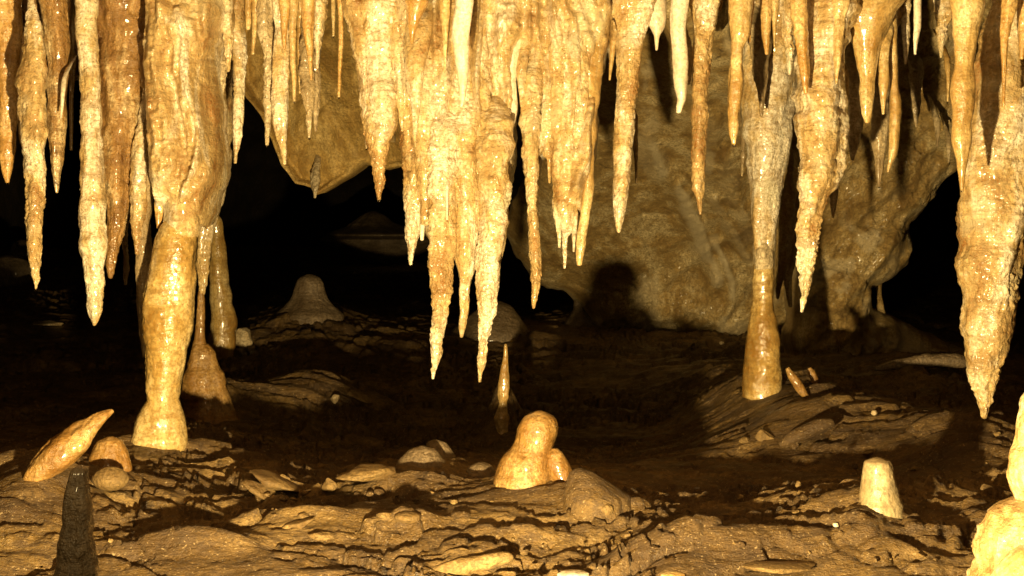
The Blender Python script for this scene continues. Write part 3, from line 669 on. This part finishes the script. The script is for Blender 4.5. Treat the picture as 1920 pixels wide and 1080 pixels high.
S('thin spike at the left of the banded stalactite right of the curtain', 3.6, 'straw', [(0,1158,30),(60,1152,18),(110,1146,9),(150,1143,4)])
S('short orange spike beside the jointed stalactite with the drop', 3.64, 'orange', [(0,1408,14),(50,1406,8),(80,1405,4)])
S('crusted spike close to the left side of the massive pale orange stalactite', 3.66, 'crust', [(0,1478,30),(60,1478,22),(110,1480,12),(140,1480,5)])
S('pale spike left of the small yellow white stalactite', 3.7, 'crust', [(0,1700,20),(70,1698,14),(120,1698,5)])
S('short knobbly stalactite between the small yellow white one and the ringed one', 3.7, 'crust', [(0,1768,34),(50,1766,22),(90,1764,10),(108,1764,4)])
S('thin straw at the top between the two left edge stalactites', 3.7, 'straw', [(0,84,12),(60,84,8),(118,84,4)])

# ---------------------------------------------------------------- columns and stalagmites
def prof_tube(y, prof, style, tail=None, ribs=0, ydrift=0.0, **k):
    P = [at(cx, py, y + ydrift * i / len(prof)) for i, (py, cx, _) in enumerate(prof)]
    R = [wd / 2 / F * y for _, _, wd in prof]
    return tube_mesh(P, R, STY[style], axis=(0, 0, -1) if prof[-1][0] > prof[0][0] else (0, 0, 1), ribs=ribs, **k), P
def part(name, parent, y, prof, style, mat=None, **k):
    (V, f), P = prof_tube(y, prof, style, **k)
    return link_mesh(name, V, f, mat or STY[style]['mat'], parent=parent)

gy = ground(300, 826)[1]
c = empty('joined_dripstone', tuple(ground(300, 826))); tag(c, 'tall thick glossy cream column at the left standing on a flared foot', 'dripstone', 'dripstones joining roof and floor')
part('shaft', c, gy, [(410,332,40),(430,333,70),(450,330,80),(490,326,87),(530,322,95),(557,318,98),(600,316,93),(623,315,88),(660,311,80),(700,308,70),(740,306,64),(752,305,62)], 'wet')
part('capital', c, gy, [(250,338,30),(330,340,46),(368,342,56),(390,342,64),(410,341,66),(432,339,66),(446,337,60),(462,334,40)], 'honey', mat='crust')
part('foot', c, gy, [(742,305,56),(752,305,64),(762,303,73),(780,301,87),(800,300,97),(818,300,102),(834,300,104),(844,300,100)], 'wet', mat='wet')
gy = ground(388, 765)[1]
c = empty('joined_dripstone', tuple(ground(388, 765))); tag(c, 'slim column behind the tall one, pinched to a thread over an orange bell shaped foot', 'dripstone', 'dripstones joining roof and floor')
part('upper_stalactite', c, gy, [(-250,410,90),(-80,408,70),(0,405,62),(100,404,56),(200,405,58),(300,400,60),(350,395,50),(400,389,38),(450,385,28),(500,381,20),(540,379,12),(552,378,9)], 'grey', mat='crust')
part('stem', c, gy, [(546,378,10),(560,378,12),(600,377,15),(640,376,22),(655,377,30)], 'orange', mat='amber')
part('foot', c, gy, [(645,377,26),(660,379,44),(680,380,54),(710,382,68),(735,384,76),(752,388,84),(766,391,100),(785,391,120),(810,391,140)], 'orange', mat='amber')
gy = ground(410, 668)[1]
g = ground(410, 668)
(V, f), P = prof_tube(gy, [(400,404,8),(415,406,20),(450,409,26),(480,411,31),(520,412,35),(560,416,40),(600,418,45),(640,414,50),(668,411,52),(690,411,54)], 'rib', ribs=34)
tag(link_mesh('stalagmite', V, f, 'wet', loc=g), 'tall ringed brown stalagmite standing behind the two left columns', 'stalagmite', 'stalagmites on the cave floor')
gy = ground(1429, 742)[1]
c = empty('joined_dripstone', tuple(ground(1429, 742))); tag(c, 'smooth bottle shaped column standing on a mud mound right of the middle', 'dripstone', 'dripstones joining roof and floor')
part('upper_stalactite', c, gy, [(-220,1450,190),(0,1446,150),(120,1443,122),(200,1440,104),(300,1437,84),(360,1435,64),(420,1433,52),(450,1432,44),(470,1431,40)], 'grey', mat='crust')
part('collar', c, gy, [(455,1431,38),(464,1431,44),(480,1431,46),(494,1431,44),(504,1431,38)], 'crust', mat='grey')
part('stem', c, gy, [(496,1431,36),(520,1431,38),(560,1430,39),(580,1430,42),(590,1430,44)], 'wet', mat='wet')
part('foot', c, gy, [(580,1430,38),(592,1430,47),(620,1430,59),(660,1429,68),(700,1429,75),(730,1429,77),(744,1429,76)], 'wet', mat='wet')
gy = ground(1093, 606)[1]
c = empty('joined_dripstone', tuple(ground(1093, 606))); tag(c, 'dim slender column in shade below the tip of the smooth yellow stalactite', 'dripstone', 'dripstones joining roof and floor')
part('shaft', c, gy, [(430,1092,30),(470,1091,24),(520,1091,26),(550,1092,29),(580,1093,33)], 'wet', mat='dimrock')
part('foot', c, gy, [(572,1093,30),(585,1093,42),(600,1093,62),(615,1093,84)], 'wet', mat='dimrock')

GS = 'stalagmites on the cave floor'
def stag(label, px, py, prof, style, mat=None, parts=(), ribs=0, name='stalagmite', yoff=0):
    """prof from the top down, in photo pixels"""
    g = ground(px, py); y = g[1] + yoff
    P = [at(cx, q, y) for q, cx, _ in prof]; R = [wd / 2 / F * y for *_, wd in prof]
    q, cx, wd = prof[0]
    P = [at(cx, q, y) + np.array((0, 0, 0))] + [p for p in P]; P[0] = P[1] + np.array((0, 0, R[0] * .25)); R = [R[0] * .35] + R
    P.append(P[-1] - np.array((0, 0, .05))); R.append(R[-1] * 1.08)
    V, f = tube_mesh(P, R, STY[style], axis=(0, 0, -1), ribs=ribs)
    o = link_mesh(name, V, f, mat or STY[style]['mat'], loc=g); tag(o, label, 'stalagmite', GS)
    for nm, off, pr, s2 in parts:
        P = [at(cx, q, y) + np.array((0, off, 0)) for q, cx, _ in pr]; R = [wd / 2 / F * y for *_, wd in pr]
        V, f = tube_mesh(P, R, STY[s2], axis=(0, 0, -1)); link_mesh(nm, V, f, STY[s2]['mat'] if not mat else mat, parent=o)
    return o
stag('glossy honey coloured stalagmite with a round head and side lobe, middle of the floor', 990, 902,
     [(773,1011,26),(779,1011,50),(790,1010,68),(806,1009,77),(824,1006,76),(838,1000,78),(854,992,92),(875,987,104),(900,985,112)], 'wet', mat='amber',
     parts=[('side_lobe', -.02, [(838,1040,10),(846,1041,28),(862,1044,40),(880,1050,46),(900,1057,48),(916,1064,42),(926,1069,28),(930,1071,12)], 'wet')])
stag('thin spindly stalagmite like a knobbed stick standing alone in the dark centre', 942, 812,
     [(645,948,4),(665,948,8),(690,946,13),(715,945,19),(740,944,22),(756,943,17),(770,941,21),(785,940,28),(796,941,26),(812,942,22)], 'honey')
stag('small smooth cream stalagmite like a thimble on the right part of the floor', 1648, 940,
     [(861,1646,30),(865,1646,48),(874,1646,55),(895,1647,64),(915,1648,74),(935,1649,84),(945,1650,92)], 'wet', mat='cream')
stag('round glossy brown stalagmite stump behind the leaning fallen stalactite', 205, 876,
     [(822,207,30),(826,206,48),(838,205,60),(855,204,70),(875,204,80)], 'wet', mat='amber')
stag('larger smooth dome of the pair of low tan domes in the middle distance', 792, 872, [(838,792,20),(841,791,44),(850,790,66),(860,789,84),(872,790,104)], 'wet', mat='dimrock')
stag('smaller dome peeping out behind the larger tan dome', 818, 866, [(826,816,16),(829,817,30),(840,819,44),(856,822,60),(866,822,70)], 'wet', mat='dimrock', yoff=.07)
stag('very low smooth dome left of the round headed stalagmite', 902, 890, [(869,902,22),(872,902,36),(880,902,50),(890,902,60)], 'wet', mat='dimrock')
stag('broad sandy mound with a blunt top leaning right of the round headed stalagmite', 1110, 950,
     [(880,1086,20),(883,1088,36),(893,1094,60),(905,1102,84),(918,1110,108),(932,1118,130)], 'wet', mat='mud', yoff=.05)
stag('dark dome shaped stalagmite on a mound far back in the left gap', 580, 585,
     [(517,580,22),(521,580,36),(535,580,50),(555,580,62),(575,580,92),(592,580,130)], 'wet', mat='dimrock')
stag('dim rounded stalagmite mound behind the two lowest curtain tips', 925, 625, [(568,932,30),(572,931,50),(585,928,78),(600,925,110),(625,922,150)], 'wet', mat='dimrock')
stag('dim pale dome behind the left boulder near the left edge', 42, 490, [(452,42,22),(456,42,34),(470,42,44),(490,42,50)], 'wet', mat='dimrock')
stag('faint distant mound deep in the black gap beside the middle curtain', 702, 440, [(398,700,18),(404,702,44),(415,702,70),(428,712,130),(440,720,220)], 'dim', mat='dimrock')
# foreground dark stalagmite, near the viewer
y0 = 1.12
P = [at(cx, q, y0) for q, cx in ((872,151),(876,151),(884,151),(905,149),(950,149),(1000,147),(1040,143),(1100,137),(1250,130),(1330,128))]
R = [v / 2 / F * y0 for v in (10, 24, 32, 37, 48, 56, 66, 84, 120, 135)]
V, f = tube_mesh(P, R, dict(STY['dark'], lump=.22, wob=.4), axis=(0, 0, -1))
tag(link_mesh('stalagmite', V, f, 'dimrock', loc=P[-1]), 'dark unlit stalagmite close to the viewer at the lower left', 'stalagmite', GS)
# right foreground column
y0 = 2.5
c = empty('stalagmite', tuple(at(1960, 1120, y0))); tag(c, 'bright knobbly cream stalagmite cut by the lower right corner', 'stalagmite', GS)
part('shaft', c, y0, [(722,1972,20),(728,1971,56),(740,1969,86),(762,1966,108),(790,1963,118),(830,1962,124),(860,1960,132),(890,1960,134),(920,1962,136),(945,1962,136),(975,1962,140)], 'big', mat='crust')
part('lower_bulge', c, y0, [(935,1962,110),(948,1956,160),(970,1950,194),(1000,1945,204),(1030,1943,212),(1060,1943,212),(1090,1943,220),(1200,1943,240)], 'big', mat='crust')
part('glossy_lobe', c, y0 - .15, [(1028,1935,50),(1040,1934,80),(1060,1932,110),(1090,1930,140),(1200,1930,180)], 'wet', mat='honey')

# ---------------------------------------------------------------- fallen pieces and stones
def lying(label, pts, wds, style, mat=None, off=None, name='broken_stalactite', group='broken stalactites lying on the floor', lift=.0):
    P = [];
    for k, (px, py) in enumerate(pts):
        P.append(at(px, py, off[k] if off is not None else ground(px, py)[1]))
    R = [v / 2 / F * p[1] for v, p in zip(wds, P)]
    d = P[-1] - P[0]
    V, f = tube_mesh(P, R, STY[style], axis=d)
    o = link_mesh(name, V, f, mat or STY[style]['mat'], loc=P[0]); return tag(o, label, 'broken stalactite', group)
gl = ground(75, 896)[1]
lying('fat broken stalactite leaning up to the right at the left side of the floor', [(48,902),(62,893),(85,873),(110,850),(135,828),(160,808),(185,790),(203,776),(212,770)], [14,36,54,60,54,42,27,15,8], 'crust', 'amber',
      off=[gl - .02 + .006 * k for k in range(9)])
g1 = ground(890, 1060)[1]
lying('pale broken stalactite lying flat on the floor at the bottom edge', [(800,1078),(820,1074),(860,1064),(900,1056),(935,1048),(955,1045),(961,1044)], [20,30,36,32,28,22,12], 'wet', 'drymud', off=[g1 - .01] * 7)
lying('yellowish broken stalactite leaning against the foot of the right hand column', [(1476,690),(1484,704),(1496,722),(1510,742),(1518,752)], [8,16,18,13,5], 'wet', 'amber', off=[ground(1500, 748)[1]] * 5)
lying('short reddish broken stalactite in the shade behind the right hand column', [(1516,690),(1522,702),(1528,716),(1532,724)], [8,15,14,6], 'orange', 'amber', off=[ground(1520, 735)[1]] * 4)
lying('dim broken stalactite standing askew in the dark right of the right hand column', [(1535,600),(1541,615),(1550,632),(1556,642)], [10,22,20,8], 'dim', None, off=[ground(1545, 640)[1]] * 4)
lying('ridged brown broken stalactite lying among the stones right of the column mound', [(1462,836),(1485,822),(1515,808),(1540,798),(1562,792)], [12,26,30,28,16], 'rib', 'mud', off=[ground(1510, 835)[1]] * 5)
lying('long smooth ledge like broken stalactite far back at the right', [(1640,692),(1690,683),(1740,677),(1790,676),(1818,680)], [8,20,28,28,16], 'wet', 'dimrock', off=[ground(1730, 694)[1]] * 5)
def stone(label, px, py, wpx, hpx, mat='ochre', rot=0.0, seed=0, rough=.25, name='stone', group='loose stones on the cave floor', sharp=True):
    g = ground(px, py + hpx * .35); y = g[1]; rx = wpx / 2 / F * y; rz = hpx / 2 / F * y
    n, m = 26, 40
    th = np.linspace(0.02, math.pi - .02, n); ph = np.linspace(0, 2 * math.pi, m, endpoint=False)
    T, Q = np.meshgrid(th, ph, indexing='ij')
    d = np.stack([np.sin(T) * np.cos(Q), np.sin(T) * np.sin(Q), np.cos(T)], -1)
    r = np.ones(T.shape)
    rs = np.random.RandomState(seed + 5)
    if sharp:     # cut flat facets
        for _ in range(14):
            nrm = rs.normal(size=3); nrm /= np.linalg.norm(nrm); dd = d @ nrm
            r = np.minimum(r, np.where(dd > .05, rs.uniform(.50, .88) / np.maximum(dd, .05), 9))
    r = r * (1 + rough * .5 * fbm(d[..., 0] * 1.6 + seed * 3.1, d[..., 1] * 1.6, d[..., 2] * 1.6, 3, seed) + .04 * fbm(d[..., 0] * 7, d[..., 1] * 7, d[..., 2] * 7 + seed, 3, seed))
    V = d * r[..., None] * np.array((rx, rx * .85, rz))
    c_, s_ = math.cos(rot), math.sin(rot)
    V = np.stack([V[..., 0] * c_ + V[..., 2] * s_, V[..., 1], -V[..., 0] * s_ + V[..., 2] * c_], -1).reshape(-1, 3)
    V = V + np.array((g[0], y, EYE - (py - HZ) / F * y))
    nv = n * m; V = np.concatenate([V, [V[:m].mean(0)], [V[-m:].mean(0)]]); j = np.arange(m); jn = (j + 1) % m
    o = link_mesh(name, V, [grid_faces(n, m, True), np.stack([jn, j, np.full(m, nv)], -1), np.stack([nv - m + j, nv - m + jn, np.full(m, nv + 1)], -1)], mat, loc=g)
    return tag(o, label, 'stone', group)
stone('long slanting split slab left of the floor middle', 520, 902, 150, 34, 'drymud', seed=31, rot=.50, rough=.3)
stone('shorter slanting slab just below the long split one', 486, 914, 90, 26, 'drymud', seed=32, rot=.62, rough=.3)
stone('broad cracked flat block between the split slab and the twin domes', 690, 888, 120, 34, 'drymud', seed=33, rot=-.05, rough=.3)
stone('grey brown rounded block with a dark hollow beneath', 618, 908, 40, 28, 'drymud', seed=34)
stone('pale torn slab beside the soft shadow left of the lower middle', 560, 985, 70, 26, 'drymud', seed=35, rot=-.3)
stone('pale flat slab at the bottom left of the middle', 600, 1005, 64, 18, 'drymud', seed=36, rot=.1)
stone('rough whitish cube like stone beside the ringed brown stalagmite', 455, 632, 46, 42, 'grey', seed=1, rough=.15)
stone('round brown stone in front of the glossy stump at the left', 207, 898, 68, 44, 'drymud', seed=2, rough=.15, sharp=False)
stone('big dim rounded boulder at the left edge', 18, 512, 90, 66, 'dimrock', seed=3, sharp=False)
stone('flat pale stone ledge lying dark beneath at the far left floor', 93, 607, 62, 12, 'grey', seed=4)
stone('tilted brown slab on the mound behind the left floor middle', 678, 745, 60, 22, 'drymud', seed=5, rot=.3)
stone('block with a torn pale end on the middle left mound', 628, 748, 26, 22, 'grey', seed=6)
stone('pale flat stone under the soft shadow in the lower middle', 722, 966, 42, 18, 'drymud', seed=7)
stone('smooth half buried pebble right of the pale flat stone', 765, 970, 52, 22, 'drymud', seed=8, sharp=False)
stone('tiny bright white pebble on the right floor', 1567, 985, 14, 9, 'white', seed=9)
stone('squarish tan stone below the mound of the right hand column', 1432, 820, 42, 30, 'drymud', seed=10)
stone('flat tan stone left of the squarish one', 1398, 828, 34, 18, 'drymud', seed=11)
stone('small round knob at the foot of the rock wall', 1353, 605, 20, 18, 'grey', seed=12, sharp=False)
stone('dark round pebble at the wall foot near the dim slender column', 1292, 598, 16, 14, 'dimrock', seed=13, sharp=False)
stone('little bright pebble on the shaded floor before the rock wall', 1353, 643, 10, 9, 'grey', seed=14)
stone('angular flake on the far ledge of the dark left dome', 612, 580, 56, 16, 'drymud', seed=15, rot=.4)
stone('smooth pale pebble cut by the bottom edge in the middle', 1075, 1078, 60, 16, 'white', seed=16, sharp=False)
stone('smooth tan pebble cut by the bottom edge right of the pale one', 1262, 1078, 46, 12, 'honey', seed=17, sharp=False)
stone('thin flat slab lit along its edge at the lower right', 1470, 1062, 150, 14, 'drymud', seed=18)
stone('small upright chip on the bank left of the thimble stalagmite', 1497, 908, 14, 14, 'drymud', seed=19)
stone('round little stone in the shade behind the thimble stalagmite', 1639, 774, 12, 10, 'grey', seed=20, sharp=False)
stone('conical stone on the sandy mound slope', 1138, 956, 24, 22, 'drymud', seed=21, sharp=False)
stone('brown slab fragment far back under the black gap at right', 1715, 600, 60, 18, 'drymud', seed=22, rot=.5)
stone('second slab fragment right of the far brown one', 1755, 612, 46, 14, 'drymud', seed=23, rot=.1)
# many small loose stones
rs = np.random.RandomState(77)
zones = [((400, 740), (900, 1000), 34, 'left of the floor middle'), ((740, 1000), (905, 990), 16, 'before the round headed stalagmite'), ((0, 240), (930, 1070), 10, 'at the lower left'),
         ((1130, 1400), (930, 1070), 12, 'right of the sandy mound'), ((1280, 1880), (800, 900), 20, 'behind the thimble stalagmite'), ((1480, 1850), (960, 1070), 18, 'at the lower right'), ((760, 1100), (1000, 1075), 10, 'near the flat broken stalactite')]
ORD = 'first second third fourth fifth sixth seventh eighth ninth tenth eleventh twelfth thirteenth fourteenth fifteenth sixteenth seventeenth eighteenth nineteenth twentieth twentyfirst twentysecond twentythird twentyfourth'.split()
for (xa, xb), (ya, yb), n, where in zones:
    L = []
    for k in range(n):
        px, py = rs.uniform(xa, xb), rs.uniform(ya, yb); wd = 5 + 22 * rs.rand() ** 2.2
        mt = ['drymud', 'mud', 'mud', 'drymud'][rs.randint(4)]
        lb = ('tiny ' if wd < 9 else 'small ' if wd < 16 else 'fist sized ') + {'drymud': 'tan', 'mud': 'dark brown', 'ochre': 'light ochre'}[mt] + ' stone'
        L.append((px, py, wd, wd * rs.uniform(.4, .75), mt, rs.uniform(-.4, .4), 100 + rs.randint(9999), lb))
    L.sort(); cnt = {}
    for px, py, wd, hh, mt, rt, sd, lb in L:
        k = cnt.get(lb, 0); cnt[lb] = k + 1
        many = sum(1 for q in L if q[-1] == lb) > 1
        stone((lb + ' ' + where) if not many else lb + ', ' + ORD[k] + ' such from the left ' + where, px, py, wd, hh, mt, rot=rt, seed=sd, group='small stones scattered on the muddy floor', name='small_stone')
